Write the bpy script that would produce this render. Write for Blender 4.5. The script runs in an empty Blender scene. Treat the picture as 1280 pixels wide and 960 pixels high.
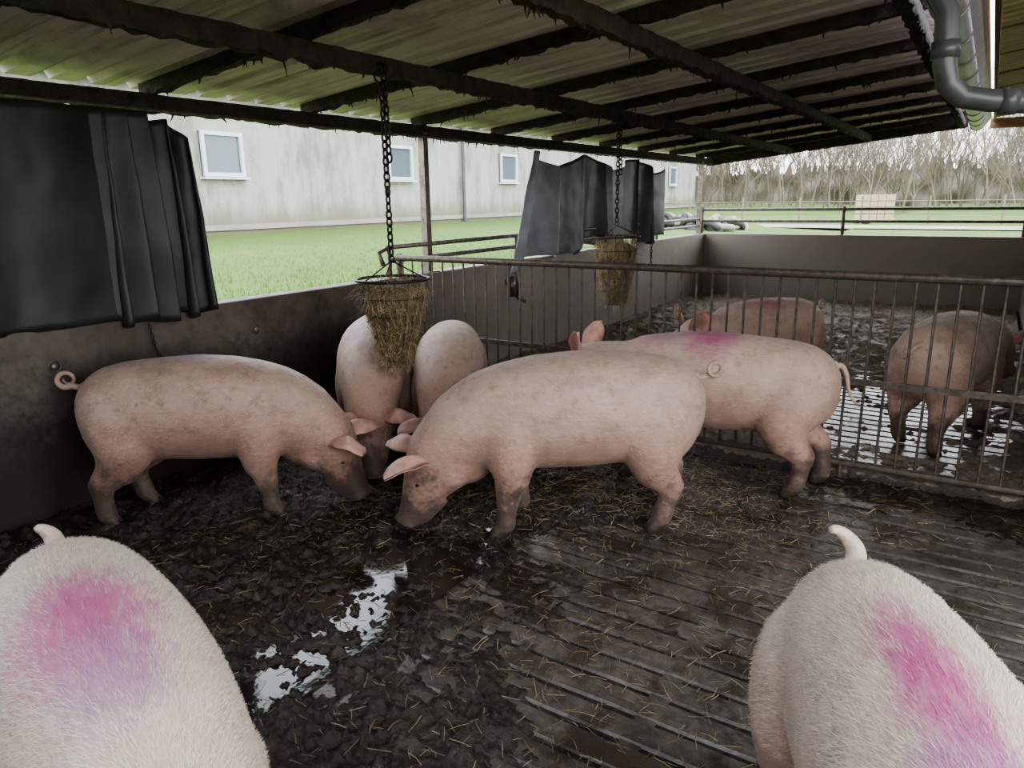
import bpy, math, random
import numpy as np
from mathutils import Vector, Matrix, noise
random.seed(7); RNG=np.random.default_rng(7)
scene=bpy.context.scene
V=Vector

# ------------------------------------------------------------------ mesh builder
class MB:
    def __init__(s): s.v=[]; s.f=[]; s.m=[]
    def add(s,vs,fs,mat=0):
        o=len(s.v); s.v.extend([tuple(v) for v in vs])
        for f in fs: s.f.append(tuple(i+o for i in f)); s.m.append(mat)
    def box(s,c,size,mat=0,rot=None):
        hx,hy,hz=size[0]/2,size[1]/2,size[2]/2
        vs=[V((x,y,z)) for x in(-hx,hx) for y in(-hy,hy) for z in(-hz,hz)]
        if rot is not None: vs=[rot@v for v in vs]
        vs=[v+V(c) for v in vs]
        s.add(vs,[(0,1,3,2),(4,6,7,5),(0,4,5,1),(2,3,7,6),(0,2,6,4),(1,5,7,3)],mat)
    def tube(s,pts,rads,n=8,mat=0,cap=True,closed=False):
        pts=[V(p) for p in pts]
        if not hasattr(rads,'__len__'): rads=[rads]*len(pts)
        N=len(pts); vs=[]; fs=[]
        nrm=None
        for i,p in enumerate(pts):
            if closed: t=(pts[(i+1)%N]-pts[i-1])
            else: t=(pts[min(i+1,N-1)]-pts[max(i-1,0)])
            t.normalize()
            if nrm is None:
                a=V((0,0,1)) if abs(t.z)<.9 else V((1,0,0))
                nrm=(a-t*a.dot(t)).normalized()
            else:
                nrm=(nrm-t*nrm.dot(t))
                nrm.normalize()
            b=t.cross(nrm)
            for k in range(n):
                a=2*math.pi*k/n
                vs.append(p+(nrm*math.cos(a)+b*math.sin(a))*rads[i])
        M=N if closed else N-1
        for i in range(M):
            j=(i+1)%N
            for k in range(n):
                k2=(k+1)%n
                fs.append((i*n+k,i*n+k2,j*n+k2,j*n+k))
        if cap and not closed:
            fs.append(tuple(reversed(range(n)))); fs.append(tuple((N-1)*n+k for k in range(n)))
        s.add(vs,fs,mat)
    def ell(s,c,r,mat=0,rot=None,nu=12,nv=16):
        if not hasattr(r,'__len__'): r=(r,r,r)
        vs=[V((0,0,r[2]))]
        for i in range(1,nu):
            th=math.pi*i/nu
            for k in range(nv):
                ph=2*math.pi*k/nv
                vs.append(V((r[0]*math.sin(th)*math.cos(ph),r[1]*math.sin(th)*math.sin(ph),r[2]*math.cos(th))))
        vs.append(V((0,0,-r[2])))
        fs=[]
        for k in range(nv): fs.append((0,1+k,1+(k+1)%nv))
        for i in range(nu-2):
            for k in range(nv):
                a=1+i*nv+k; b=1+i*nv+(k+1)%nv
                fs.append((a,a+nv,b+nv,b))
        L=len(vs)-1
        for k in range(nv): fs.append((L,1+(nu-2)*nv+(k+1)%nv,1+(nu-2)*nv+k))
        if rot is not None: vs=[rot@v for v in vs]
        s.add([v+V(c) for v in vs],fs,mat)
    def torus(s,c,R,r,mat=0,rot=None,nu=20,nv=6,sx=1,sy=1):
        pts=[V((R*sx*math.cos(2*math.pi*i/nu),R*sy*math.sin(2*math.pi*i/nu),0)) for i in range(nu)]
        if rot is not None: pts=[rot@p for p in pts]
        s.tube([p+V(c) for p in pts],r,n=nv,mat=mat,closed=True)
    def mesh(s,name):
        me=bpy.data.meshes.new(name); me.from_pydata(s.v,[],s.f); 
        me.polygons.foreach_set('material_index',s.m); me.update(); return me
    def obj(s,name,mats,smooth=False,parent=None,loc=None,rotz=0):
        me=s.mesh(name)
        for m in mats: me.materials.append(m)
        if smooth: me.polygons.foreach_set('use_smooth',[True]*len(me.polygons))
        o=bpy.data.objects.new(name,me); scene.collection.objects.link(o)
        if parent: o.parent=parent
        if loc: o.location=loc
        o.rotation_euler=(0,0,rotz)
        return o

def empty(name,loc=(0,0,0)):
    e=bpy.data.objects.new(name,None); e.location=loc; scene.collection.objects.link(e); return e

# ------------------------------------------------------------------ materials
class NT:
    def __init__(s,name):
        s.mat=bpy.data.materials.new(name); s.mat.use_nodes=True
        s.t=s.mat.node_tree; s.b=s.t.nodes['Principled BSDF']; s.n=s.t.nodes; s.l=s.t.links
        s.tc=s.n.new('ShaderNodeTexCoord')
    def lk(s,a,b): s.l.new(a,b)
    def noise(s,scale,detail=4,rough=.55,vec=None,dist=0,stretch=None):
        n=s.n.new('ShaderNodeTexNoise'); n.inputs['Scale'].default_value=scale; n.inputs['Detail'].default_value=detail
        n.inputs['Roughness'].default_value=rough; n.inputs['Distortion'].default_value=dist
        src=vec or s.tc.outputs['Object']
        if stretch:
            mp=s.n.new('ShaderNodeMapping'); mp.inputs['Scale'].default_value=stretch; s.lk(src,mp.inputs['Vector']); src=mp.outputs[0]
        s.lk(src,n.inputs['Vector']); return n.outputs['Fac']
    def ramp(s,fac,stops):
        r=s.n.new('ShaderNodeValToRGB'); e=r.color_ramp.elements
        while len(e)<len(stops): e.new(.5)
        for i,(p,c) in enumerate(stops):
            e[i].position=p
            if not hasattr(c,'__len__'): c=(c,c,c)
            e[i].color=(*c[:3],1)
        s.lk(fac,r.inputs[0]); return r.outputs[0]
    def mix(s,fac,a,b):
        m=s.n.new('ShaderNodeMix'); m.data_type='RGBA'
        for sock,val in((m.inputs[0],fac),(m.inputs[6],a),(m.inputs[7],b)):
            if isinstance(val,bpy.types.NodeSocket): s.lk(val,sock)
            elif hasattr(val,'__len__'): sock.default_value=(*val[:3],1)
            else: sock.default_value=val
        return m.outputs[2]
    def math(s,op,a,b=None,clamp=False):
        m=s.n.new('ShaderNodeMath'); m.operation=op; m.use_clamp=clamp
        for i,val in enumerate((a,b)):
            if val is None: continue
            if isinstance(val,bpy.types.NodeSocket): s.lk(val,m.inputs[i])
            else: m.inputs[i].default_value=val
        return m.outputs[0]
    def sstep(s,x,lo,hi):
        m=s.n.new('ShaderNodeMapRange'); m.interpolation_type='SMOOTHSTEP'
        m.inputs['From Min'].default_value=lo; m.inputs['From Max'].default_value=hi; s.lk(x,m.inputs['Value']); return m.outputs[0]
    def bump(s,h,strength=.3,dist=.01):
        b=s.n.new('ShaderNodeBump'); b.inputs['Strength'].default_value=strength; b.inputs['Distance'].default_value=dist
        s.lk(h,b.inputs['Height']); s.lk(b.outputs[0],s.b.inputs['Normal'])
    def col(s,c):
        if isinstance(c,bpy.types.NodeSocket): s.lk(c,s.b.inputs['Base Color'])
        else: s.b.inputs['Base Color'].default_value=(*c,1)
    def rough(s,r):
        if isinstance(r,bpy.types.NodeSocket): s.lk(r,s.b.inputs['Roughness'])
        else: s.b.inputs['Roughness'].default_value=r
    def metal(s,v): s.b.inputs['Metallic'].default_value=v
    def xyz(s):
        x=s.n.new('ShaderNodeSeparateXYZ'); s.lk(s.tc.outputs['Object'],x.inputs[0]); return x.outputs

def simple(name,c,rough=.6,metal=0,var=.25,scale=8,bump=0,bdist=.005,stretch=None):
    m=NT(name); n=m.noise(scale,6,.6,stretch=stretch)
    d=tuple(x*(1-var) for x in c); l=tuple(min(1,x*(1+var)) for x in c)
    m.col(m.ramp(n,[(.3,d),(.7,l)])); m.rough(rough); m.metal(metal)
    if bump: m.bump(m.noise(scale*5,5),bump,bdist)
    return m.mat

def mat_concrete_wall():
    m=NT('stained_concrete'); x=m.xyz()
    n1=m.noise(1.6,8,.65); n2=m.noise(9,6,.7)
    base=m.ramp(n1,[(.3,(.042,.032,.026)),(.5,(.088,.070,.058)),(.72,(.155,.13,.11))])
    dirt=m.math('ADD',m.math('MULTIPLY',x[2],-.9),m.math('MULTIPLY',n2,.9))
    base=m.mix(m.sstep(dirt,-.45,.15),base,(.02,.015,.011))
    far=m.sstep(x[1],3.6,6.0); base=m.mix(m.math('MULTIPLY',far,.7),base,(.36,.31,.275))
    m.col(base); m.rough(m.ramp(n2,[(.3,.45),(.7,.8)])); m.bump(n2,.4,.008); return m.mat
M_wall=mat_concrete_wall()

def mat_slat():
    m=NT('wet_slat_concrete'); n1=m.noise(2.2,7,.65); n2=m.noise(22,6,.7); n3=m.noise(5,7,.7)
    c=m.mix(m.sstep(n1,.45,.66),m.ramp(n2,[(.3,(.050,.042,.036)),(.7,(.13,.112,.10))]),(.042,.032,.026))
    c=m.mix(m.math('MULTIPLY',m.sstep(n3,.48,.60),.75),c,(.03,.021,.015))
    m.col(c)
    m.rough(m.math('ADD',m.ramp(n1,[(.36,.05),(.62,.25)]),m.math('MULTIPLY',n2,.12)))
    m.bump(m.math('ADD',n2,m.math('MULTIPLY',m.noise(90,3),.3)),.35,.006); return m.mat
M_slat=mat_slat()
def mat_muck(name,c0,c1,c2,r0,r1):
    m=NT(name); n1=m.noise(3,6,.6); n2=m.noise(45,6,.7); n3=m.noise(5,7,.7)
    c=m.ramp(n2,[(.3,c0),(.6,c1),(.78,c2)])
    c=m.mix(m.math('MULTIPLY',m.sstep(n3,.5,.66),.5),c,tuple(k*1.2 for k in c2))
    m.col(c)
    m.rough(m.ramp(n1,[(.38,r0),(.62,r1)])); m.bump(n2,.9,.012); return m.mat
M_muck=mat_muck('manure_mud',(.012,.008,.005),(.028,.019,.013),(.055,.039,.026),.13,.48)
M_muck2=mat_muck('pale_manure_mud',(.12,.088,.066),(.24,.185,.145),(.36,.29,.23),.5,.85)  # paler, rougher muck for the far pen
def mat_water():
    m=NT('puddle_water'); m.col((.02,.016,.012)); m.rough(.06); m.bump(m.noise(20,4),.12,.005); return m.mat
M_water=mat_water()
def mat_roof():
    m=NT('corrugated_sheet_metal'); n1=m.noise(1.3,8,.7); n2=m.noise(3,6,.7,stretch=(.35,6,1))
    c=m.mix(m.sstep(n2,.48,.68),(.74,.60,.64),(.40,.33,.33))
    c=m.mix(m.sstep(n1,.5,.7),c,(.42,.355,.365))
    m.col(c); m.rough(.7); m.bump(n1,.1,.01); return m.mat
M_roof=mat_roof()
M_beam=simple('dirty_steel_beam',(.042,.034,.028),.8,0,.6,14,.8,.015)
M_steel=simple('worn_galvanised_pipe',(.15,.13,.115),.42,.6,.5,20,.3,.002)
M_steeldark=simple('rusty_gate_steel',(.10,.078,.066),.5,.4,.5,25,.3,.002)
M_galv=simple('galvanised_gutter',(.42,.38,.42),.4,.3,.2,6)
M_pipe=simple('grey_plastic_pipe',(.07,.072,.08),.35,0,.2,6)
M_chain=simple('chain_steel',(.05,.045,.04),.45,.8,.4,60)
M_plastic=simple('white_window_frame',(.53,.55,.57),.4,0,.05,3)
M_curtain=simple('tarpaulin_dark_green',(.024,.028,.026),.5,0,.35,3,.25,.004)
M_curtain3=simple('tarpaulin_grey_green',(.06,.066,.066),.45,0,.35,3,.25,.004)
M_curtain2=simple('tarpaulin_weathered_grey',(.24,.255,.27),.45,0,.35,3,.25,.004)
M_hay=simple('hay',(.16,.12,.065),.85,0,.5,60)
M_straw=simple('straw',(.38,.29,.175),.8,0,.5,12)
M_strawd=simple('soiled_straw',(.20,.15,.09),.8,0,.5,12)
M_wood=simple('brown_wood',(.22,.12,.06),.7,0,.4,5,stretch=(1,8,8))
M_bark=simple('bare_branches',(.19,.155,.122),.9,0,.3,2)
M_rubber=simple('tyre_rubber',(.04,.04,.042),.7)
M_pallet=simple('brick_stack_tan',(.40,.31,.21),.8,0,.2,4)
M_mesh=simple('pale_fence_panel',(.20,.25,.26),.6,0,.15,3)
M_track=simple('pale_gravel_track',(.28,.26,.23),.9,0,.2,.8)
def mat_soffit():
    m=NT('yellowed_soffit_sheet'); m.col(m.ramp(m.noise(2,5),[(.3,(.45,.38,.20)),(.7,(.62,.55,.35))])); m.rough(.6)
    return m.mat
M_soffit=mat_soffit()
def mat_plaster():
    m=NT('weathered_white_render'); n=m.noise(.35,8,.65); n2=m.noise(.9,6,.7,stretch=(1,2.2,.6)); x=m.xyz()
    c=m.mix(m.sstep(n2,.38,.68),(.34,.345,.315),(.165,.18,.152))
    c=m.mix(m.math('MULTIPLY',m.sstep(n,.45,.65),.6),c,(.36,.357,.34))
    low=m.math('SUBTRACT',1.55,x[2]); c=m.mix(m.sstep(m.math('ADD',low,m.math('MULTIPLY',n2,.9)),.2,1.0),c,(.175,.165,.115))
    m.col(c); m.rough(.9); return m.mat
M_plaster=mat_plaster()
def mat_glass():
    m=NT('window_glass'); m.col((.10,.13,.16)); m.rough(.08); return m.mat
M_glass=mat_glass()
def mat_grass():
    m=NT('meadow_grass'); n=m.noise(.35,8,.7); n2=m.noise(9,6,.8)
    c=m.ramp(n,[(.3,(.058,.115,.010)),(.55,(.088,.155,.016)),(.75,(.15,.175,.042))])
    c=m.mix(m.sstep(n2,.4,.75),c,(.042,.075,.010)); m.col(c); m.rough(.9); m.bump(n2,.6,.05); return m.mat
M_grass=mat_grass()
M_blade=simple('grass_blades',(.095,.165,.018),.7,0,.4,2)
def mat_wood_far():
    m=NT('winter_woodland'); n=m.noise(1.6,10,.85,stretch=(1.5,1.5,.35))
    m.col(m.ramp(n,[(.3,(.13,.11,.088)),(.5,(.19,.165,.135)),(.7,(.27,.24,.20))])); m.rough(1); return m.mat
M_woods=mat_wood_far()

# ------------------------------------------------------------------ camera
TH=math.radians(14.4); YAW=math.radians(33.07); PHI=.0155; H=1.6
F=V((-math.sin(YAW),math.cos(YAW),0)); R=V((math.cos(YAW),math.sin(YAW),0))
fwd=F*math.cos(TH)+V((0,0,-math.sin(TH))); up=R.cross(fwd)
r2=R*math.cos(PHI)-up*math.sin(PHI); u2=up*math.cos(PHI)+R*math.sin(PHI)
cd=bpy.data.cameras.new('camera'); cam=bpy.data.objects.new('camera',cd); scene.collection.objects.link(cam)
cam.matrix_world=Matrix(((r2.x,u2.x,-fwd.x,0),(r2.y,u2.y,-fwd.y,0),(r2.z,u2.z,-fwd.z,H),(0,0,0,1)))
cd.sensor_width=36; cd.lens=36*900/1280; cd.clip_start=.02; cd.clip_end=400
scene.camera=cam

# ------------------------------------------------------------------ world
w=bpy.data.worlds.new('overcast_sky'); scene.world=w; w.use_nodes=True
nt=w.node_tree; bg=nt.nodes['Background']
tc=nt.nodes.new('ShaderNodeTexCoord'); sx=nt.nodes.new('ShaderNodeSeparateXYZ'); rp=nt.nodes.new('ShaderNodeValToRGB')
nt.links.new(tc.outputs['Generated'],sx.inputs[0]); nt.links.new(sx.outputs[2],rp.inputs[0]); nt.links.new(rp.outputs[0],bg.inputs[0])
rp.color_ramp.elements[0].position=0; rp.color_ramp.elements[0].color=(1,.99,.97,1)
rp.color_ramp.elements[1].position=.6; rp.color_ramp.elements[1].color=(.84,.92,1,1)
bg.inputs[1].default_value=2.6
scene.view_settings.view_transform='AgX'
scene.view_settings.exposure=1.3
try: scene.view_settings.look='AgX - Medium High Contrast'
except Exception as e: print(e)

# ------------------------------------------------------------------ ground / terrain outside
XL,XR,YF,YB,YN=-3.95,.5,4.3,12.0,-1.0
def gz(x,y):
    if -4.1<=x<=.62 and -1.1<=y<=12.1: return -.4
    if x<-4.1:
        z=.3+min(1,max(0,(-x-4.1)/12.9))*.5
        return z+noise.noise(V((x*.3,y*.3,0)))*.04
    if y>12.1: return .3+min(1,(y-12)/60)*.3
    return -.02
xs=sorted(set([-80,-60,-45,-32,-25,-4.13,-4.09,.61,.64,1.5,5,15,30,60]+list(np.arange(-20,-4.2,.5))+list(np.arange(-4,.6,1.0))))
ys=sorted(set([-20,-10,-5,-1.12,-1.08,12.08,12.14,60,75,95,140]+list(np.arange(-1,12,1.0))+list(np.arange(12.6,55,1.5))))
g=MB(); vs=[V((x,y,gz(x,y))) for x in xs for y in ys]; ny=len(ys)
g.add(vs,[(i*ny+j,(i+1)*ny+j,(i+1)*ny+j+1,i*ny+j+1) for i in range(len(xs)-1) for j in range(ny-1)])
g.obj('ground',[M_grass],True)
g=MB()
for i in range(26000):
    x=-4.25-abs(random.gauss(0,1))*3.2; y=random.uniform(2.0,16)
    if x<-16: continue
    z=gz(x,y); a=random.uniform(0,6.28); l=random.uniform(.03,.09); wd=.006
    dx,dy=math.cos(a)*wd,math.sin(a)*wd; tx,ty=random.uniform(-.03,.03),random.uniform(-.03,.03)
    g.add([(x-dx,y-dy,z-.01),(x+dx,y+dy,z-.01),(x+tx,y+ty,z+l)],[(0,1,2)])
g.obj('grass_tufts',[M_blade])
g=MB(); g.add([(-14,29.5,.42),(40,24,.42),(40,26,.44),(-14,31.5,.46)],[(0,1,2,3)]); g.obj('gravel_track',[M_track])

# ------------------------------------------------------------------ floor slats + muck
g=MB(); y=YN+.1
while y<YB-.05:
    xx=[-1.9,.45]
    if y>YF-.05: xx=[-3.9,.45]
    w0=.052; b=.008; NS=60
    vs=[]
    for i in range(NS+1):
        X=xx[0]+(xx[1]-xx[0])*i/NS
        wob=.004*noise.noise(V((X*6,y*9,0))); wob2=.004*noise.noise(V((X*6,y*9,7))); hz=.004*noise.noise(V((X*4,y*3,3)))
        for p in [(-w0+wob,-.09),(-w0+wob,-b),(-w0+b+wob,hz),(w0-b+wob2,hz),(w0+wob2,-b),(w0+wob2,-.09)]: vs.append(V((X,y+p[0],p[1])))
    fs=[]
    for i in range(NS): fs+=[(i*6+k,i*6+k+1,i*6+k+7,i*6+k+6) for k in range(5)]
    fs+=[(5,4,3,2,1,0),tuple(NS*6+k for k in range(6))]
    g.add(vs,fs)
    y+=.122
g.box((-2.93,1.65,-.045),(2.06,5.5,.086))
for xb in (-1.86,-.72,.42): g.box((xb,(YN+YB)/2,-.055),(.07,YB-YN-.2,.1))
g.obj('floor',[M_slat])

def fr(x,y,s,o=4,z=0): return noise.fractal(V((x*s,y*s,z)),.6,2.1,o)
def gauss(x,y,cx,cy,sx_,sy_): return math.exp(-((x-cx)/sx_)**2-((y-cy)/sy_)**2)
def sm(x,a,b):
    t=min(1,max(0,(x-a)/(b-a))); return t*t*(3-2*t)
def pudmask(x,y): return max(gauss(x,y,-1.98,2.0,.34,.62),gauss(x,y,-1.98,1.2,.42,.5),.9*gauss(x,y,-2.4,1.25,.28,.33))
def muck(x,y):
    if y<YF:
        left=1-sm(x,-2.1,-1.35)
        A=-.040+.056*left
        A+=.055*gauss(x,y,-1.40,1.2,.55,.55)
        A+=.045*sm(y,3.7,4.2)+.035*gauss(x,y,-1.9,3.4,.9,.6)
        A+=.032*fr(x,y,1.1,3,9)*(1-.5*left)
        pud=pudmask(x,y)
        lump=.034*(.34+.40*left+.65*gauss(x,y,-1.6,1.2,.75,.8))*(1-.1*pud)
        A=A*(1-pud)+pud*-.010
    else:
        A=.012+.012*fr(x,y,.5,2,5); A-=.05*gauss(x,y,-.4,5.7,.8,1.5); lump=.03; pud=0
        A+=.04*(1-sm(y,4.3,4.7))
    n=fr(x,y,3.2,3,1)
    c=fr(x+.2*noise.noise(V((x*3,y*3,8))),y,10,4,2); d=fr(x,y,26,4,3)
    h=A+lump*(n*.7)+lump*(1.3*max(0,c)+.4*min(0,c)+.25*(1-pud))+.55*lump*max(-.3,d)
    return max(h,-.05)
def sheet(g,x0,x1,y0,y1,st,mat):
    nx=int((x1-x0)/st)+1; nyy=int((y1-y0)/st)+1
    vs=[(x0+i*st,y0+j*st,muck(x0+i*st,y0+j*st)) for i in range(nx) for j in range(nyy)]
    fs=[(i*nyy+j,(i+1)*nyy+j,(i+1)*nyy+j+1,i*nyy+j+1) for i in range(nx-1) for j in range(nyy-1)]
    g.add(vs,fs,mat)
g=MB()
sheet(g,-3.945,.46,.2,4.31,.010,0); sheet(g,-3.945,.46,4.29,11.97,.028,1); sheet(g,-3.945,.46,-.98,.21,.05,0)
g.obj('manure_layer',[M_muck,M_muck2],True)
g=MB(); st=.04; vid={}; vs=[];fs=[]
def vi(i,j):
    if (i,j) not in vid: vid[(i,j)]=len(vs); vs.append((-3+i*st,.4+j*st,.0065))
    return vid[(i,j)]
for i in range(65):
    for j in range(80):
        if pudmask(-3+(i+.5)*st,.4+(j+.5)*st)>.22 and -3+i*st<-1.72: fs.append((vi(i,j),vi(i+1,j),vi(i+1,j+1),vi(i,j+1)))
g.add(vs,fs); g.obj('puddle',[M_water])

# straw litter
g=MB()
def strand(g,p,l,a,pitch,wd,mat=0):
    d=V((math.cos(a)*math.cos(pitch),math.sin(a)*math.cos(pitch),math.sin(pitch)))
    s=d.cross(V((0,0,1)));
    if s.length<.01: s=V((1,0,0))
    s.normalize(); s=(s+V((0,0,random.uniform(-.8,.8)))).normalized()*wd
    p=V(p); k=p+d*l*.5+V((random.uniform(-1,1),random.uniform(-1,1),random.uniform(-.5,1)))*l*.08
    g.add([p-s,p+s,k+s,k-s,p+d*l+s,p+d*l-s],[(0,1,2,3),(3,2,4,5)],mat)
cl=[(-2.75,2.9,.45,.35,1900,0),(-3.2,3.0,.5,.8,1800,1),(-2.2,3.3,.5,.4,1900,0),(-1.5,3.6,.6,.3,2800,0),(-2.6,1.6,.8,.8,1800,1),
    (-.6,4.05,.8,.2,900,1),(-1.3,2.6,1,.9,1500,1),(-2.5,6,1.2,2,2500,0),(-.7,1.8,.8,.9,1100,1),(-1.7,5,.8,.5,900,0)]
for cx,cy,sx_,sy_,n,mt in cl:
    for i in range(n):
        x=random.gauss(cx,sx_); y=random.gauss(cy,sy_)
        if not(-3.83<x<.38 and .2<y<11.8): continue
        strand(g,(x,y,max(0,muck(x,y))+random.uniform(.001,.010)),random.uniform(.02,.08),random.uniform(0,6.28),random.gauss(0,.12),random.uniform(.0008,.0014),mt if random.random()<.5 else 1)
g.obj('straw_litter',[M_straw,M_strawd])

# ------------------------------------------------------------------ pen walls
def wall(name,c,s):
    g=MB(); g.box(c,s); o=g.obj(name,[M_wall]); bv=o.modifiers.new('b','BEVEL'); bv.width=.012; bv.segments=2; return o
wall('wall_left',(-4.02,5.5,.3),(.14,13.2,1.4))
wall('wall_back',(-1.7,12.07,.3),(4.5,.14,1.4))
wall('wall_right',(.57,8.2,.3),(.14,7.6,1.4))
wall('wall_near_light_block',(-1.7,-1.07,1.1),(4.5,.14,3.0))  # unseen wall behind the camera, raised to block fill light
g=MB()
for (y,z) in ((1.75,.80),(3.0,.80),(2.4,.3),(6,.8),(8,.8)):
    g.ell((-3.945,y,z),(.012,.022,.022)); g.torus((-3.948,y,z),.03,.005,rot=Matrix.Rotation(math.pi/2,3,'Y'))
g.obj('wall_bolts',[M_steel],True)
g=MB(); g.tube([(-3.94,6.1,.95),(-3.90,6.1,.9),(-3.88,6.1,.62)],.014,n=8); g.tube([(-3.9,6.1,.66),(-3.80,6.12,.60)],[.024,.02],n=10); g.box((-3.94,6.1,.75),(.02,.08,.2))
g.obj('nipple_drinker',[M_steel],True)

# ------------------------------------------------------------------ pen divider gate
g=MB()
x0,x1=-3.86,.48
g.tube([(x0,YF,1.17),(x1,YF,1.17)],.024,n=12)
g.tube([(x0,YF,.10),(x1,YF,.10)],.018,n=10)
g.box(((x0+x1)/2,YF,.585),(x1-x0,.012,.035))
x=x0+.06
while x<x1:
    g.tube([(x,YF,.10),(x,YF,1.17)],.0075,n=6); x+=.098
for px in (x0,x1-.03): g.tube([(px,YF+.03,0.0),(px,YF+.03,1.2)],.024,n=12)
for px in (-2.4,-.55): g.tube([(px,YF,-.01),(px,YF,.1)],.014,n=8)
g.obj('pen_divider_gate',[M_steeldark],False)
g=MB()
for z in (1.13,1.24): g.tube([(-4.03,4.4,z),(-4.03,11.95,z)],.02,n=8)
for y in (4.4,6.3,8.2,10.1): g.tube([(-4.03,y,.9),(-4.03,y,1.26)],.02,n=8)
g.tube([(-4.03,4.4,1.24),(-4.03,4.28,1.2),(-4.0,4.3,1.10)],.02,n=8)
g.obj('pipe_rail',[M_steel],True)
g=MB()
for z in (1.20,1.38): g.tube([(-4.03,12.1,z),(.5,12.1,z),(6,12.3,z)],.022,n=8)
for x in (-4.03,-1.85,.42,2.6): g.tube([(x,12.1,.9),(x,12.1,1.42)],.026,n=8); 
g.obj('pipe_rail',[M_steel],True)

# ------------------------------------------------------------------ shed roof
def zr(x): return 2.17+.105*(x+4)
Y0,Y1=-.30,12.6  # near end carried back unseen over the camera to cut fill light
g=MB(); prof=[]; y=Y0
while y<Y1:
    prof+= [(y,0),(y+.13,0),(y+.155,.04),(y+.195,.04),(y+.22,0)]; y+=.22
vs=[]
for x in (-4.28,-.40):
    for (yy,dz) in prof: vs.append(V((x,yy,zr(x)+.115+dz)))
n=len(prof)
g.add(vs,[(k,k+1,n+k+1,n+k) for k in range(n-1)])
g.obj('ceiling',[M_roof])

def rough_beam(g,p0,p1,w,h,seed,step=.045,amp=.014,drip=True):
    p0=V(p0);p1=V(p1); L=(p1-p0).length; N=int(L/step); t=(p1-p0).normalized(); s=t.cross(V((0,0,1))).normalized(); u=s.cross(t)
    vs=[];fs=[]
    prof=[(-.5,-.5),(0,-.55),(.5,-.5),(.52,0),(.5,.5),(-.5,.5),(-.52,0)]
    K=len(prof)
    for i in range(N+1):
        c=p0+t*(L*i/N)
        for k,(a,b) in enumerate(prof):
            q=c+s*a*w+u*b*h
            nn=noise.noise_vector(q*13+V((seed,0,0)))+noise.noise_vector(q*34)*.7
            am=amp*(1.5 if b<0 else .3)
            vs.append(q+V((nn.x,nn.y,nn.z))*am)
    for i in range(N):
        for k in range(K):
            k2=(k+1)%K; fs.append((i*K+k,i*K+k2,(i+1)*K+k2,(i+1)*K+k))
    fs.append(tuple(range(K))); fs.append(tuple(reversed([N*K+k for k in range(K)])))
    g.add(vs,fs)
    if drip:
        for i in range(int(L*7)):
            c=p0+t*random.uniform(0,L)-u*h*.45+s*random.uniform(-.4,.4)*w
            l=random.uniform(.01,.05)*(1 if random.random()<.9 else 1.8)
            e=c+V((random.uniform(-.02,.02),random.uniform(-.02,.02),-l))
            g.tube([c,(c+e)/2+V((random.uniform(-.008,.008),0,0)),e],[.009,.005,.0015],n=4)
g=MB()
for i,x in enumerate((-4.05,-2.8,-1.66,-.48)):
    rough_beam(g,(x,Y0,zr(x)-.01),(x,Y1,zr(x)-.01),.07,.09,i*7)
y=.20; k=0
while y<Y1:
    rough_beam(g,(-4.15,y,zr(-4.15)+.075),(-.42,y,zr(-.42)+.075),.055,.07,50+k*3,amp=.010); y+=1.18; k+=1
rough_beam(g,(-4.15,Y1,zr(-4.15)+.03),(-.42,Y1,zr(-.42)+.03),.06,.16,99,amp=.006,drip=False)
g.obj('roof_frame',[M_beam],False)
g=MB()
for y in (4.9,11.95,-.6):
    g.box((-4.04,y,1.56),(.06,.06,1.18)); g.box((-4.04,y,1.0),(.14,.14,.015))
g.obj('roof_posts',[M_steel])
# ------------------------------------------------------------------ gutter, downpipe, barn eave
g=MB(); n=12; vs=[]
for y in (Y0,Y1):
    for k in range(n+1):
        a=math.pi*k/n; vs.append(V((-.30+.085*math.cos(a),y,2.53-.085*math.sin(a))))
g.add(vs,[(k,k+1,n+2+k,n+1+k) for k in range(n)])
g.tube([(-.215,Y0,2.53),(-.215,Y1,2.53)],.01,n=6); g.tube([(-.385,Y0,2.53),(-.385,Y1,2.53)],.008,n=6)
yy=1.38
while yy<Y1: g.torus((-.30,yy,2.53),.09,.006,rot=Matrix.Rotation(math.pi/2,3,'X')); yy+=.8
g.add([(-.21,Y0,2.50),(-.21,Y1,2.50),(-.14,Y1,2.60),(-.14,Y0,2.60)],[(0,1,2,3)])
g.obj('rain_gutter',[M_galv],True)
g=MB()
g.tube([(-.30,3.3,2.44),(-.28,3.3,2.34),(-.22,3.3,2.24),(-.21,3.3,2.06),(-.19,3.31,1.99),(-.14,3.33,1.945),(-.06,3.36,1.93),(.1,3.42,1.915),(1.33,3.8,1.82)],.041,n=16)
g.tube([(-.213,3.3,2.14),(-.211,3.3,2.08)],.048,n=16); g.tube([(-.02,3.375,1.925),(.03,3.39,1.922)],.048,n=16)
g.obj('downpipe',[M_pipe],True)
g=MB(); prof=[]; y=1.0
while y<13: prof+=[(y,0),(y+.07,0),(y+.09,.025),(y+.13,.025)]; y+=.15
vs=[]
for x in(-.12,1.5):
    for yy,dz in prof: vs.append(V((x,yy,2.62+.15*(x+.12)+dz)))
n=len(prof); g.add(vs,[(k,k+1,n+k+1,n+k) for k in range(n-1)],0)
yy=1.6
while yy<13: g.box((.65,yy,2.65+.10),(1.5,.05,.04),1,Matrix.Rotation(-.149,3,'Y')); yy+=1.1
g.box((-.1,7,2.60),(.03,12,.06),1)
g.box((.6,12.95,2.55),(1.5,.04,.14),1)
g.obj('barn_eave',[M_soffit,M_wood])
g=MB(); g.box((1.45,8,1.3),(.2,10,2.8)); g.obj('wall_barn',[M_plaster])

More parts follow.
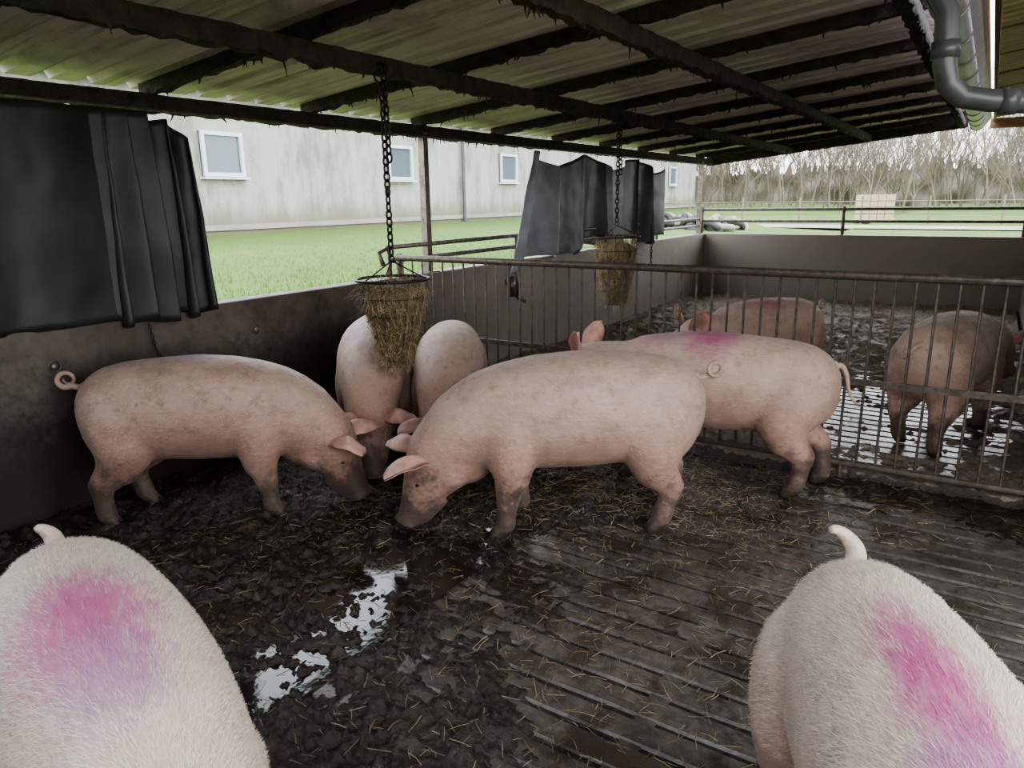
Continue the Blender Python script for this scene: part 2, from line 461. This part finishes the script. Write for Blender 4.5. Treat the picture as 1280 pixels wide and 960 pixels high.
# ------------------------------------------------------------------ white building opposite
E=empty('farm_building',(0,0,0))
g=MB(); g.box((-20,26,2.4),(6,46.5,4.0)); 
g.add([(-16.6,2,4.3),(-16.6,50,4.3),(-20,50,5.6),(-20,2,5.6),(-23.4,2,4.3),(-23.4,50,4.3)],[(0,1,2,3),(3,2,5,4)],1)
g.box((-16.98,26,.98),(.1,46.6,.14),2)
g.obj('building_shell',[M_plaster,M_beam,M_track],parent=E)
wi=0
for yc in (5.5,12.4,19.3,26.0,32.5,38.7,44.8):
    g=MB(); X=-16.98; w_,h_,zc=1.25,1.12,2.84
    g.box((X,yc,zc),(.06,w_,h_),1)
    for sgn in(-1,1):
        g.box((X+.05,yc+sgn*(w_/2-.05),zc),(.10,.1,h_),0); g.box((X+.05,yc,zc+sgn*(h_/2-.05)),(.10,w_-.2,.1),0)
    g.box((X+.08,yc,zc-h_/2-.04),(.2,w_+.14,.05),0)
    wi+=1; g.obj('window_%d'%wi,[M_plastic,M_glass],parent=E)
g=MB(); g.tube([(-16.88,22.8,.8),(-16.88,22.8,4.4)],.06,n=10); g.obj('rain_pipe',[M_pipe],parent=E)

# ------------------------------------------------------------------ curtains
def curtain(name,path,ztop,zbot,mat,seed,nz=26):
    g=MB(); N=420; vs=[]; fs=[]
    for i in range(N+1):
        u=i/N
        for j in range(nz+1):
            v=j/nz
            x,y=path(u,v)
            zt=ztop(u); zb=zbot(u)
            z=zt+(zb-zt)*v
            x+=.012*fr(y*1.5,z*1.5,1.5,3,seed); 
            vs.append((x,y,z))
    M=nz+1
    for i in range(N):
        for j in range(nz): fs.append((i*M+j,(i+1)*M+j,(i+1)*M+j+1,i*M+j+1))
    g.add(vs,fs)
    o=g.obj(name,[mat],True); so=o.modifiers.new('s','SOLIDIFY'); so.thickness=.004
    return o
def p1(u,v):
    if u<.55:
        y=.6+(2.12-.6)*u/.55; x=-3.93+.012*math.sin(u*30)+.02*v*math.sin(u*11)
    else:
        s=(u-.55)/.45; y=2.12+.53*s; a=.055*(.45+.55*v)*min(1,s*6)
        x=-3.90+a*math.sin(s*2*math.pi*4.5+.5*math.sin(v*2)+.8*math.sin(s*5)); y+=.05*math.sin(s*2*math.pi*4.5+1.2)*(.6+.4*v)+.05*v*(s-.3)*1.0
    return x,y
curtain('tarpaulin_curtain',p1,lambda u:2.09-.05*abs(math.sin(u*14))*(u>.8)-(.10*max(0,u-.85)/.15),lambda u:.985+(.0 if u<.55 else -.02+.02*math.sin(u*40)),M_curtain,1)
def p2(u,v):
    y=6.5+3.6*u; a=.10*(.5+.5*v)
    ph=u*2*math.pi*7+1.6*math.sin(u*9)+.4*v
    x=-3.97+a*math.sin(ph)*(.7+.5*math.sin(u*17))
    y+=.08*math.sin(ph+1.3)-.75*v*math.exp(-u*9)
    x+=.15*v*math.exp(-u*8)
    return x,y
def zt2(u): return 2.08-.16*abs(math.sin(u*2*math.pi*1.3+.3))**3
o=curtain('tarpaulin_curtain',p2,zt2,lambda u:1.02+.05*math.sin(u*21)-.12*math.exp(-u*10),M_curtain3,4)
me=o.data; me.materials.append(M_curtain2)
for p in me.polygons:
    u=(p.index//26)/420
    if u<.16 or .46<u<.66: p.material_index=1
g=MB(); g.tube([(-3.96,.5,2.11),(-3.96,12,2.09)],.008,n=6); g.obj('curtain_wire',[M_steel])
g=MB()
def chain(g,p0,p1,link=.032,r=.0035,wd=.5):
    p0=V(p0);p1=V(p1);L=(p1-p0).length; n=max(2,int(L/(link*.78))); t=(p1-p0).normalized()
    q=V((0,0,1)).rotation_difference(t).to_matrix()
    for i in range(n):
        c=p0.lerp(p1,(i+.5)/n)
        rot=q@Matrix.Rotation((i%2)*math.pi/2+random.uniform(-.25,.25),3,'Z')@Matrix.Rotation(math.pi/2,3,'X')
        g.torus(c,link/2,r,rot=rot,nu=14,nv=6,sx=wd)
chain(g,(-3.90,2.25,.99),(-3.91,2.28,.80),.03,.003); chain(g,(-3.91,2.28,.80),(-3.92,2.36,.64),.03,.003)
g.obj('tie_chain',[M_chain],True)
g=MB(); chain(g,(-3.86,9.5,1.25),(-3.86,9.5,.7),.05,.005); g.obj('tie_chain',[M_chain],True)

# ------------------------------------------------------------------ hay baskets
def basket(x,y,ztop,h,Rt,Rb,zroof,seed,mats):
    random.seed(seed)
    E=empty('hanging_hay_basket',(x,y,ztop))
    g=MB()
    for i in range(6):
        t=i/5; g.torus((0,0,-h*t),Rt+(Rb-Rt)*t,.003 if i else .008,nu=32)
    for i in range(16):
        a=2*math.pi*i/16; c,s=math.cos(a),math.sin(a)
        g.tube([(Rt*c,Rt*s,0),(Rb*c,Rb*s,-h)],.0022,n=5)
    g.tube([(-Rb,0,-h),(Rb,0,-h)],.003,n=5); g.tube([(0,-Rb,-h),(0,Rb,-h)],.003,n=5)
    for i in range(3):
        a=2*math.pi*i/3+.4; g.tube([(Rt*math.cos(a),Rt*math.sin(a),0),(0,0,.10)],.004,n=6)
    g.torus((0,0,.115),.018,.005,rot=Matrix.Rotation(math.pi/2,3,'X'))
    g.obj('wire_cone',[M_chain],True,parent=E)
    g=MB(); chain(g,(0,0,.13),(0,0,zroof-ztop-.12),.05,.006,.62)
    chain(g,(.025,.0,zroof-ztop-.5),(.014,0,zroof-ztop-.02),.05,.006,.62)
    g.torus((0,0,zroof-ztop-.06),.05,.006,rot=Matrix.Rotation(math.pi/2,3,'X'))
    g.ell((0,0,.42*(zroof-ztop)),(.014,.014,.03))
    g.obj('chain',[M_chain],True,parent=E)
    g=MB(); vs=[];fs=[]; NU,NV=16,28
    for i in range(NU+1):
        t=i/NU; rr=(Rt+(Rb-Rt)*(.14+.86*t))*.93
        for k in range(NV):
            a=2*math.pi*k/NV; q=rr*(1+.16*noise.noise(V((math.cos(a)*3,math.sin(a)*3,t*8+seed))))
            if i==0: q*=.55
            vs.append((q*math.cos(a),q*math.sin(a),-h*(.14+.86*t)+(.03 if i==0 else 0)))
    for i in range(NU):
        for k in range(NV): k2=(k+1)%NV; fs.append((i*NV+k,(i+1)*NV+k,(i+1)*NV+k2,i*NV+k2))
    fs.append(tuple(range(NV))); fs.append(tuple(reversed([NU*NV+k for k in range(NV)])))
    g.add(vs,fs)
    for i in range(6500):
        t=random.uniform(.08,1.0)**.9; a=random.uniform(0,6.28); rr=(Rt+(Rb-Rt)*t)*random.uniform(.88,1.06)
        top=t<.25
        if top: rr*=random.uniform(.3,1)
        if top: strand(g,(rr*math.cos(a),rr*math.sin(a),-h*t+.02),random.uniform(.04,.12),random.uniform(0,6.28),random.gauss(.1,.5),random.uniform(.0009,.0016),random.choice((0,1,1)))
        else:
            sg=random.choice((-1,1)); strand(g,(rr*math.cos(a),rr*math.sin(a),-h*t),random.uniform(.02,.07),a+sg*random.uniform(.9,1.9),random.gauss(-.5,.7),random.uniform(.0009,.0017),random.choice((0,1,1,2)))
    for i in range(520):
        t=random.uniform(.05,1)**1.3; a=random.uniform(0,6.28); rr=(Rt+(Rb-Rt)*t)*.92
        strand(g,(rr*math.cos(a),rr*math.sin(a),-h*t+.01),random.uniform(.04,.15),a+random.uniform(-1.0,1.0),random.gauss(-.8,.5),.0011,random.choice((1,2)))
    g.obj('hay_fill',mats,parent=E)
basket(-2.74,3.01,1.18,.49,.20,.055,zr(-2.74),3,[M_hay,M_straw,M_strawd])
basket(-2.78,6.02,1.26,.60,.21,.085,zr(-2.78),5,[M_strawd,M_straw,M_straw])
random.seed(11)

# ------------------------------------------------------------------ pigs
def mat_pig(name,marks,dirt=.5,tone=(.60,.40,.32)):
    m=NT(name); x=m.xyz()
    n1=m.noise(3.5,6,.6); n2=m.noise(16,6,.65); n3=m.noise(60,3,.6,stretch=(.25,1,1)); n4=m.noise(4.5,8,.72,stretch=(1,1,1.6)); n5=m.noise(7,8,.75)
    t=V(tone)
    c=m.ramp(n1,[(.3,tuple(t*.86)),(.7,tuple(t*1.12))])
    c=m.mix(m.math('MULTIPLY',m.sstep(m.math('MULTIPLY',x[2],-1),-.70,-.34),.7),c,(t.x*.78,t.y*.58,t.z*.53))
    c=m.mix(m.math('MULTIPLY',m.sstep(n3,.5,.75),.35),c,(t.x*1.3,t.y*1.38,t.z*1.4))
    c=m.mix(m.math('MULTIPLY',m.sstep(n4,.47,.66),dirt*.65),c,(t.x*.50,t.y*.46,t.z*.42))
    c=m.mix(m.math('MULTIPLY',m.sstep(n2,.54,.68),dirt*.5),c,(.14,.09,.065))
    vo=m.n.new('ShaderNodeTexVoronoi'); vo.inputs['Scale'].default_value=7; m.lk(m.tc.outputs['Object'],vo.inputs['Vector'])
    sp=m.math('SUBTRACT',1,m.sstep(vo.outputs['Distance'],.05,.11)); c=m.mix(m.math('MULTIPLY',sp,.5*dirt),c,(.10,.065,.05))
    for (mx,my,rx,ry,col,st) in marks:
        dx=m.math('DIVIDE',m.math('SUBTRACT',x[0],mx),rx); dy=m.math('DIVIDE',m.math('SUBTRACT',x[1],my),ry)
        d=m.math('ADD',m.math('MULTIPLY',dx,dx),m.math('MULTIPLY',dy,dy))
        d=m.math('ADD',d,m.math('MULTIPLY',m.math('SUBTRACT',n2,.5),2.0)); d=m.math('ADD',d,m.math('MULTIPLY',m.math('SUBTRACT',n3,.5),1.6))
        k=m.math('SUBTRACT',1,m.sstep(d,-.3,1.6)); k=m.math('MULTIPLY',k,m.sstep(x[2],.6,.72)); c=m.mix(m.math('MULTIPLY',k,st),c,col)
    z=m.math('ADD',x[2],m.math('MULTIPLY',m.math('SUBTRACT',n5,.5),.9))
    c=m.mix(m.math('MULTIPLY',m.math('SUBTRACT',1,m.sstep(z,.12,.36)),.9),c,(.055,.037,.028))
    m.col(c); m.rough(m.ramp(n2,[(.3,.5),(.7,.75)])); m.b.inputs['Sheen Weight'].default_value=.08
    m.bump(m.math('ADD',m.math('ADD',n2,m.math('MULTIPLY',n3,.9)),m.math('MULTIPLY',n5,.8)),.55,.010)
    return m.mat
M_ear=simple('pig_ear_skin',(.46,.26,.22),.55,0,.35,14)
def ear_sss():
    b=M_ear.node_tree.nodes['Principled BSDF']
    b.inputs['Subsurface Weight'].default_value=.35; b.inputs['Subsurface Radius'].default_value=(.02,.008,.005)
ear_sss()
M_eye=simple('pig_eye',(.03,.018,.013),.25,0,0,3)
M_hoof=simple('muddy_hoof',(.035,.026,.02),.6,0,.4,20)
M_snout=simple('pig_snout_skin',(.28,.14,.115),.4,0,.3,30)
M_hair=simple('pig_bristle',(.58,.49,.42),.5,0,.1,5)
M_hairp=simple('dyed_bristle_pink',(.44,.12,.25),.5,0,.15,30)
M_hairl=simple('dyed_bristle_lilac',(.40,.22,.37),.5,0,.15,30)

def build_pig(pos,heading,pitch,yaw=0,S=1.03,ST=1.06,steps=(0,0,0,0),tail='curl',marks=(),hair=0,dirt=.5,fat=1.0,bend=0,earfwd=.25,tone=(.40,.275,.228),hlen=.03,vox=.011,fdrop=0,hs=1.12):
    b=MB()
    body=[(-.590,.625,.03,.03,.04),(-.578,.625,.085,.085,.12),(-.54,.62,.145,.150,.20),(-.47,.615,.192,.200,.250),(-.36,.61,.222,.229,.275),(-.2,.605,.240,.246,.285),
          (-.02,.602,.248,.258,.294),(.15,.594-fdrop*.15,.243,.258,.282),(.28,.585-fdrop*.4,.228,.248,.265),(.37,.577-fdrop*.7,.210,.235,.250),(.43,.567-fdrop,.196,.218,.236)]
    P=[];Rr=[]
    for x,z,hw,hu,hl in body: P.append(V((x*ST,0,z))); Rr.append((hw*fat,hu,hl*(1+(fat-1)*.5)))
    nr=[(.178,.196,.218),(.160,.172,.198),(.136,.146,.165),(.120,.114,.136),(.094,.084,.106),(.072,.064,.078),(.059,.053,.058),(.054,.050,.048)]
    nr=[nr[0],nr[1]]+[tuple(a*hs for a in r) for r in nr[2:]]
    ln=[.08,.08]+[a*hs for a in (.08,.08,.07,.065,.055,.04)]
    p=P[-1].copy()
    for i,(r,l) in enumerate(zip(nr,ln)):
        a=math.radians(pitch[min(i,len(pitch)-1)]); yw=math.radians(yaw)*min(1,(i+1)/4)
        d=V((math.cos(a)*math.cos(yw),math.cos(a)*math.sin(yw),-math.sin(a)))
        p=p+d*l; P.append(p.copy()); Rr.append(r)
    n=len(P); NV=36; vs=[];fs=[]; FR=[]
    for i in range(n):
        t=(P[min(i+1,n-1)]-P[max(i-1,0)]).normalized()
        if i==n-1: t=(P[i]-P[i-1]).normalized()
        upv=(V((0,0,1))-t*t.z).normalized(); sd=upv.cross(t).normalized()
        FR.append((P[i],t,upv,sd,Rr[i]))
        hw,hu,hl=Rr[i]
        for k in range(NV):
            a=2*math.pi*k/NV; c=math.cos(a); s_=math.sin(a); e=.92
            cy=math.copysign(abs(c)**e,c); sz=math.copysign(abs(s_)**e,s_)
            wdt=hw*(1.0 if s_>0 else 1.0-.08*abs(s_))
            vs.append(P[i]+sd*cy*wdt+upv*sz*(hu if s_>0 else hl))
    for i in range(n-1):
        for k in range(NV): k2=(k+1)%NV; fs.append((i*NV+k,i*NV+k2,(i+1)*NV+k2,(i+1)*NV+k))
    fs.append(tuple(reversed(range(NV)))); fs.append(tuple((n-1)*NV+k for k in range(NV)))
    b.add(vs,fs)
    NB=len(body)
    pj,tj,uj,sj,_=FR[NB+2]
    for s_ in(-1,1): b.ell(pj+sj*s_*.06*hs-uj*.06*hs,(.085*hs,.075*hs,.085*hs))
    pn,tn,un,sn,_=FR[NB+1]
    b.ell(pn-un*.10,(.14,.13,.13))
    pj,tj,uj,sj,_=FR[NB+3]
    for s_ in(-1,1): b.ell(pj+sj*s_*.055*hs+uj*.05*hs,(.055*hs,.045*hs,.05*hs))
    pe,te,ue,se,_=FR[-1]
    qe=V((0,0,1)).rotation_difference(te).to_matrix()
    b.ell(pe,(.062*hs,.062*hs,.02),rot=qe)
    b.tube([FR[NB+4][0]-FR[NB+4][2]*.075*hs,FR[-2][0]-FR[-2][2]*.05*hs,pe-ue*.035*hs-te*.02],[.06*hs,.038*hs,.026*hs],n=12)
    fj=[(.27,.095,.52,.15),(.275,.11,.46,.14),(.27,.13,.38,.116),(.26,.14,.31,.089),(.272,.142,.225,.062),(.27,.14,.20,.059),(.27,.14,.13,.045),(.268,.14,.075,.048),(.285,.14,.04,.041)]
    hj=[(-.38,.085,.58,.165),(-.37,.10,.50,.165),(-.345,.120,.42,.148),(-.36,.135,.34,.113),(-.415,.14,.275,.079),(-.452,.138,.235,.062),(-.444,.135,.16,.047),(-.430,.135,.08,.049),(-.412,.135,.04,.042)]
    for li,(jj,sg) in enumerate(((fj,1),(fj,-1),(hj,1),(hj,-1))):
        dx=steps[li]; pts=[];rs=[]
        for (x,y,z,r) in jj:
            wz=min(1,max(0,(.52-z)/.48)); pts.append(V((x*ST+dx*wz,sg*y*fat,z))); rs.append(r)
        b.tube(pts,rs,n=16)
        for pt,r in zip(pts,rs): b.ell(pt,r*.99,nu=8,nv=12)
        ft=pts[-1]
        for ty in(-1,1): b.ell((ft.x+.022,ft.y+ty*.021,.024),(.042,.021,.029),rot=Matrix.Rotation(.35,3,'Y'),nu=8,nv=10)
        for ty in(-1,1): b.ell((ft.x-.04,ft.y+ty*.02,.06),(.013,.012,.018),nu=6,nv=8)
    for s_ in(-1,1): b.ell((-.41*ST,s_*.09*fat,.54),(.15,.125,.20))
    me=b.mesh('tmp'); ob=bpy.data.objects.new('tmp',me); scene.collection.objects.link(ob)
    rm=ob.modifiers.new('r','REMESH'); rm.mode='VOXEL'; rm.voxel_size=vox
    smo=ob.modifiers.new('s','SMOOTH'); smo.factor=.5; smo.iterations=8
    dg=bpy.context.evaluated_depsgraph_get(); ev=ob.evaluated_get(dg); m2=bpy.data.meshes.new_from_object(ev)
    ob2=bpy.data.objects.new('tmp2',m2); scene.collection.objects.link(ob2)
    vg=ob2.vertex_groups.new(name='trunk')
    xn=.60*ST
    for v in m2.vertices:
        wgt=max(0,min(1,(v.co.z-.27)/.12))*max(0,min(1,(xn-v.co.x)/.12))
        if wgt>0: vg.add([v.index],wgt,'REPLACE')
    s2=ob2.modifiers.new('s','SMOOTH'); s2.factor=.5; s2.iterations=35; s2.vertex_group='trunk'
    dg=bpy.context.evaluated_depsgraph_get(); ev=ob2.evaluated_get(dg); m3=bpy.data.meshes.new_from_object(ev)
    bpy.data.objects.remove(ob); bpy.data.objects.remove(ob2); m2=m3
    nv=len(m2.vertices); co=np.empty(nv*3); m2.vertices.foreach_get('co',co); co=co.reshape(-1,3)
    faces=[tuple(p.vertices) for p in m2.polygons]
    nor=np.array([tuple(v.normal) for v in m2.vertices])
    out=MB(); 
    out.v=[tuple(c) for c in co]; out.f=faces
    cz=np.array([co[list(f),2].mean() for f in faces]); out.m=[3 if z<.045 else 0 for z in cz]
    pe3,t3,u3,s3,r3=FR[NB+2]
    for s_ in(-1,1):
        base=pe3+u3*r3[1]*.58+s3*s_*r3[0]*.60
        L=(u3*.66+s3*s_*.55+t3*earfwd).normalized()
        Nn=(t3*.75+s3*s_*.55-V((0,0,.1))); Nn=(Nn-L*Nn.dot(L)).normalized(); W=L.cross(Nn)
        NU_,NW=14,10; el=.235
        vs=[];fs=[]
        for side in(0,1):
            for i in range(NU_+1):
                u=i/NU_; hwid=.088*((.55+1.35*u)*(1-u)**.60 if u<1 else 0)+.001
                for k in range(NW+1):
                    v=-1+2*k/NW
                    wav=.006*math.sin(u*9+v*3)
                    q=base+L*(el*u-.02)+W*hwid*v+Nn*(.055*v*v*(1-u*.6)+.085*u*u*u*(1 if earfwd>0 else -.2)+wav-side*.006*(1-.5*u))
                    vs.append(q)
        M=NW+1; off=(NU_+1)*M
        for i in range(NU_):
            for k in range(NW):
                a=i*M+k; fs.append((a,a+1,a+M+1,a+M)); fs.append((off+a,off+a+M,off+a+M+1,off+a+1))
        for i in range(NU_):
            for k in (0,NW):
                a=i*M+k; fs.append((a,a+M,off+a+M,off+a))
        out.add(vs,fs,1)
        p4,t4,u4,s4,r4=FR[NB+3]
        tgt=p4+t4*.04+s4*s_*(r4[0]*.9)+u4*.045
        i0=int(np.argmin(((co-np.array(tgt))**2).sum(1))); ec=V(co[i0]); en=V(nor[i0])
        qr=V((0,0,1)).rotation_difference(en).to_matrix()
        out.ell(ec+en*.001,(.011,.0085,.005),2,rot=qr,nu=8,nv=10)
        out.ell(pe+te*.019+se*s_*.02,(.009,.009,.009),2,nu=6,nv=8)
    out.ell(pe+te*.006,(.050*hs,.050*hs,.016),4,rot=qe,nu=10,nv=20) 
    tb=V((-.560*ST,0,.715)); 
    if tail=='curl':
        pts=[tb,tb+V((-.045,0,.012))]; c0=tb+V((-.075,.0,.045))
        for i in range(20):
            a=-1.2-i*.42*1.0; pts.append(c0+V((.040*math.cos(a)*(1-i*.014),.0028*i-.01,.038*math.sin(a)*(1-i*.014))))
    elif tail=='hang':
        pts=[tb+V((0,0,0)),tb+V((-.03,.0,.0)),tb+V((-.055,.01,-.05)),tb+V((-.07,.015,-.12)),tb+V((-.10,.02,-.18)),tb+V((-.13,.03,-.19))]
    elif tail=='up':
        pts=[tb+V((.06,0,.04)),tb+V((.02,.01,.075)),tb+V((.0,-.005,.10)),tb+V((.0,-.03,.12)),tb+V((.01,-.05,.125))]
    elif tail=='nub':
        pts=[tb+V((.05,0,.04)),tb+V((.02,0,.07)),tb+V((.01,-.01,.09)),tb+V((.01,-.025,.105)),tb+V((.015,-.035,.105))]
    else:
        pts=[tb,tb+V((-.04,.01,.0)),tb+V((-.065,.03,-.04)),tb+V((-.05,.06,-.075)),tb+V((-.02,.065,-.06)),tb+V((-.03,.045,-.03))]
    def cat(p):
        o=[]
        for i in range(len(p)-1):
            a,b_,c_,d_=p[max(i-1,0)],p[i],p[i+1],p[min(i+2,len(p)-1)]
            for s in (0,.25,.5,.75):
                o.append(.5*((2*b_)+(c_-a)*s+(2*a-5*b_+4*c_-d_)*s*s+(3*b_-a-3*c_+d_)*s**3))
        o.append(p[-1]); return o
    pp=cat(pts) if tail!='curl' else pts
    r0=.029 if tail in('up','nub') else .0165
    rs=[r0*(1-.70*i/(len(pp)-1)) for i in range(len(pp))]
    out.tube(pp,rs,n=10,mat=0); out.ell(tb+V((.02,0,0)),(.035,.03,.03),0,nu=8,nv=10)
    if hair:
        idx=RNG.integers(0,nv,hair*3); c=co[idx]; nn=nor[idx]
        keep=(c[:,2]>.42)&(nn[:,2]>-.35); c=c[keep][:hair]; nn=nn[keep][:hair]
        d=np.array([-1,0,-.15])+RNG.normal(0,.28,c.shape); d[:,1]+=nn[:,1]*.5; d[:,2]-=np.abs(nn[:,1])*.5
        d-=nn*(np.sum(d*nn,1)[:,None]); d/=np.linalg.norm(d,axis=1)[:,None]+1e-6
        ll=RNG.uniform(.5,1.2,len(c))[:,None]*hlen
        s_=np.cross(d,nn); s_*=.00034
        c2=c+RNG.normal(0,.004,c.shape); c2-=nn*(np.sum((c2-c)*nn,1)[:,None])
        mid=c2+d*ll*.55+nn*ll*.17; tip=c2+d*ll+nn*ll*.18
        vv=np.stack([c2-s_,c2+s_,mid+s_*.8,mid-s_*.8,tip],1).reshape(-1,3)
        mk=np.zeros(len(c),int)
        for (mx,my,rx,ry,col,st_) in marks:
            dd=((c[:,0]-mx)/rx)**2+((c[:,1]-my)/ry)**2+RNG.normal(0,.35,len(c))
            mk[(dd<.65)&(c[:,2]>.65)]=6 if col==PINK else 7
        o=len(out.v); out.v.extend(map(tuple,vv))
        for i in range(len(c)):
            k=o+i*5; out.f.append((k,k+1,k+2,k+3)); out.f.append((k+3,k+2,k+4)); mm=int(mk[i]) if mk[i] else 5; out.m+= [mm,mm]
    vv=np.array(out.v)
    if bend: vv[:,1]+=bend*vv[:,0]**2
    vv[:,2]-=co[:,2].min()
    vv*=S; out.v=[tuple(a) for a in vv]
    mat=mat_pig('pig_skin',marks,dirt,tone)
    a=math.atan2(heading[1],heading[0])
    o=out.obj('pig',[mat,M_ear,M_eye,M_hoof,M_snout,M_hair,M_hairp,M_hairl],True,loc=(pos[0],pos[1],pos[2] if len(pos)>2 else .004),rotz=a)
    return o
PINK=(.32,.035,.16); PUR=(.25,.10,.22); LIL=(.26,.17,.30)
DOWN=(28,42,51,57,62,65,66,66)
build_pig((-1.59,2.98),(-.81,-.59),DOWN,yaw=6,S=1.03,ST=1.06,steps=(.05,-.05,.05,-.08),tail='curl',hair=5000,dirt=.65,fdrop=.045,hlen=.018)
build_pig((-3.30,2.13),(.76,.65),DOWN,yaw=-10,S=.99,ST=1.02,steps=(-.02,.06,.05,-.06),tail='curl',hair=4000,dirt=.8,marks=((.0,0,.14,.08,LIL,.6),),fdrop=.045,hlen=.018,tone=(.37,.255,.21))
build_pig((-3.31,3.44),(.62,-.78),DOWN,yaw=5,S=1.0,ST=1.0,tail='side',dirt=.65,marks=((-.15,0,.2,.06,PUR,.5),),fdrop=.045)
build_pig((-2.84,3.62),(.56,-.83),DOWN,yaw=0,S=.95,ST=1.0,fat=.95,tail='side',dirt=.7,fdrop=.045)
build_pig((-1.20,3.93),(-.98,-.17),(-12,-10,4,16,22,26,26,26),yaw=-2,S=1.0,ST=1.12,steps=(.12,-.03,.0,-.14),tail='hang',marks=((.02,.0,.16,.2,PINK,.9),(.26,0,.16,.14,PUR,.6)),hair=4000,dirt=.55,earfwd=-.15,hlen=.018,tone=(.43,.30,.25))
build_pig((-1.40,5.78),(-.50,-.87),(-14,-6,10,22,28,30,30,30),yaw=-12,S=.95,tail='curl',marks=((.05,.0,.18,.2,PINK,.6),(.25,0,.12,.1,PUR,.4)),dirt=.6,earfwd=-.1,vox=.013)
build_pig((-.10,5.46),(.27,.96),(-5,5,25,35,40,40,40,40),yaw=-15,S=.98,steps=(0,0,.08,-.08),tail='side',dirt=.8,vox=.013,tone=(.38,.27,.22))
build_pig((-1.45,.635),(.955,-.295),(10,25,35,40,45,45,45,45),yaw=0,S=.96,ST=1.0,tail='nub',marks=((.06,-.03,.22,.14,PINK,.85),(.26,-.02,.14,.10,PUR,.6)),hair=26000,dirt=.5,fat=.91,tone=(.42,.325,.27),vox=.01,hlen=.026)
build_pig((.03,1.27),(.40,-.917),(10,25,35,40,45,45,45,45),yaw=0,S=.97,ST=1.0,tail='up',marks=((.04,-.03,.26,.07,PINK,.9),(.30,-.05,.16,.10,PUR,.7)),hair=26000,dirt=.5,fat=.86,tone=(.42,.325,.27),vox=.01,hlen=.026)

# ------------------------------------------------------------------ background
def tree_mesh(seed,hh=8):
    random.seed(seed); g=MB()
    def br(p,d,l,r,dep):
        n=3; pts=[p];q=p
        for i in range(n):
            d=(d+V((random.gauss(0,.12),random.gauss(0,.12),random.gauss(.05,.06)))).normalized(); q=q+d*l/n; pts.append(q)
        g.tube(pts,[r*(1-.5*i/n) for i in range(n+1)],n=4 if dep<2 else 3,cap=False)
        if dep<5:
            for i in range(4 if dep<4 else 3):
                t=random.uniform(.25,1); k=min(n-1,int(t*n)); pp=pts[k].lerp(pts[k+1],t*n-k)
                a=random.uniform(0,6.28); nd=(d+V((math.cos(a),math.sin(a),random.uniform(-.1,.6)))*random.uniform(.4,.85)).normalized()
                br(pp,nd,l*random.uniform(.5,.72),r*.55,dep+1)
    br(V((0,0,0)),V((0,0,1)),hh*.42,.06,0)
    m=g.mesh('bare_tree'); m.materials.append(M_bark); return m
E=empty('bare_treeline'); tm=[tree_mesh(s,9) for s in (1,2,3,4)]
random.seed(5)
for i in range(260):
    o=bpy.data.objects.new('tree_%d'%i,random.choice(tm)); scene.collection.objects.link(o); o.parent=E
    o.location=(random.uniform(-34,22),random.uniform(53,74),.3); o.rotation_euler=(0,0,random.uniform(0,6.28)); s=random.uniform(.8,1.3); o.scale=(s,s,s)
random.seed(8)
g=MB(); N=500; vs=[];fs=[]
for i in range(N+1):
    x=-50+90*i/N
    for j in range(9):
        v=j/8; z=.2+ (4.0+.5*noise.noise(V((x*.15,0,3))))*v
        y=78+1.5*noise.noise(V((x*.5,z*.6,0)))
        vs.append((x,y,z+random.uniform(-.9,.9)*(j==8)))
for i in range(N):
    for j in range(8): fs.append((i*9+j,(i+1)*9+j,(i+1)*9+j+1,i*9+j+1))
g.add(vs,fs); g.obj('distant_woodland',[M_woods],True)
g=MB(); random.seed(2)
for i in range(34):
    x=random.uniform(-11.8,-7.4); y=random.uniform(24.5,27); z=.48+random.uniform(0,.38)*(1-abs(x+9.5)/3)
    g.torus((x,y,z),.27,.10,rot=Matrix.Rotation(random.gauss(0,.5),3,'X')@Matrix.Rotation(random.gauss(0,.4),3,'Y'),nu=16,nv=8,mat=0 if random.random()<.55 else 1)
g.obj('tyre_pile',[M_rubber,M_track],True)
g=MB()
for i in range(5):
    for j in range(4):
        for k in range(2): g.box((-4.9+i*.30,36+k*.4,.62+j*.27),(.28,.38,.25))
g.box((-4.3,36.2,.45),(1.6,.9,.1)); g.obj('brick_stack',[M_pallet])
g=MB()
for i in range(12):
    x=1.2+i*1.02
    g.tube([(x,34,.3),(x,34,1.75)],.035,n=6)
    for k in range(6): g.box((x+.17*k+.08,34,1.05),(.10,.02,1.2))
for z in(.5,1.6): g.box((6.8,34,z),(11.5,.03,.05))
g.obj('slatted_field_fence',[M_mesh])
g=MB()
for i in range(14):
    x=-14+i*2.4; g.tube([(x,33,.3),(x,33,1.5)],.04,n=5)
for z in(.8,1.3): g.tube([(-14,33,z),(18,33,z)],.015,n=4)
g.obj('wire_field_fence',[M_bark])
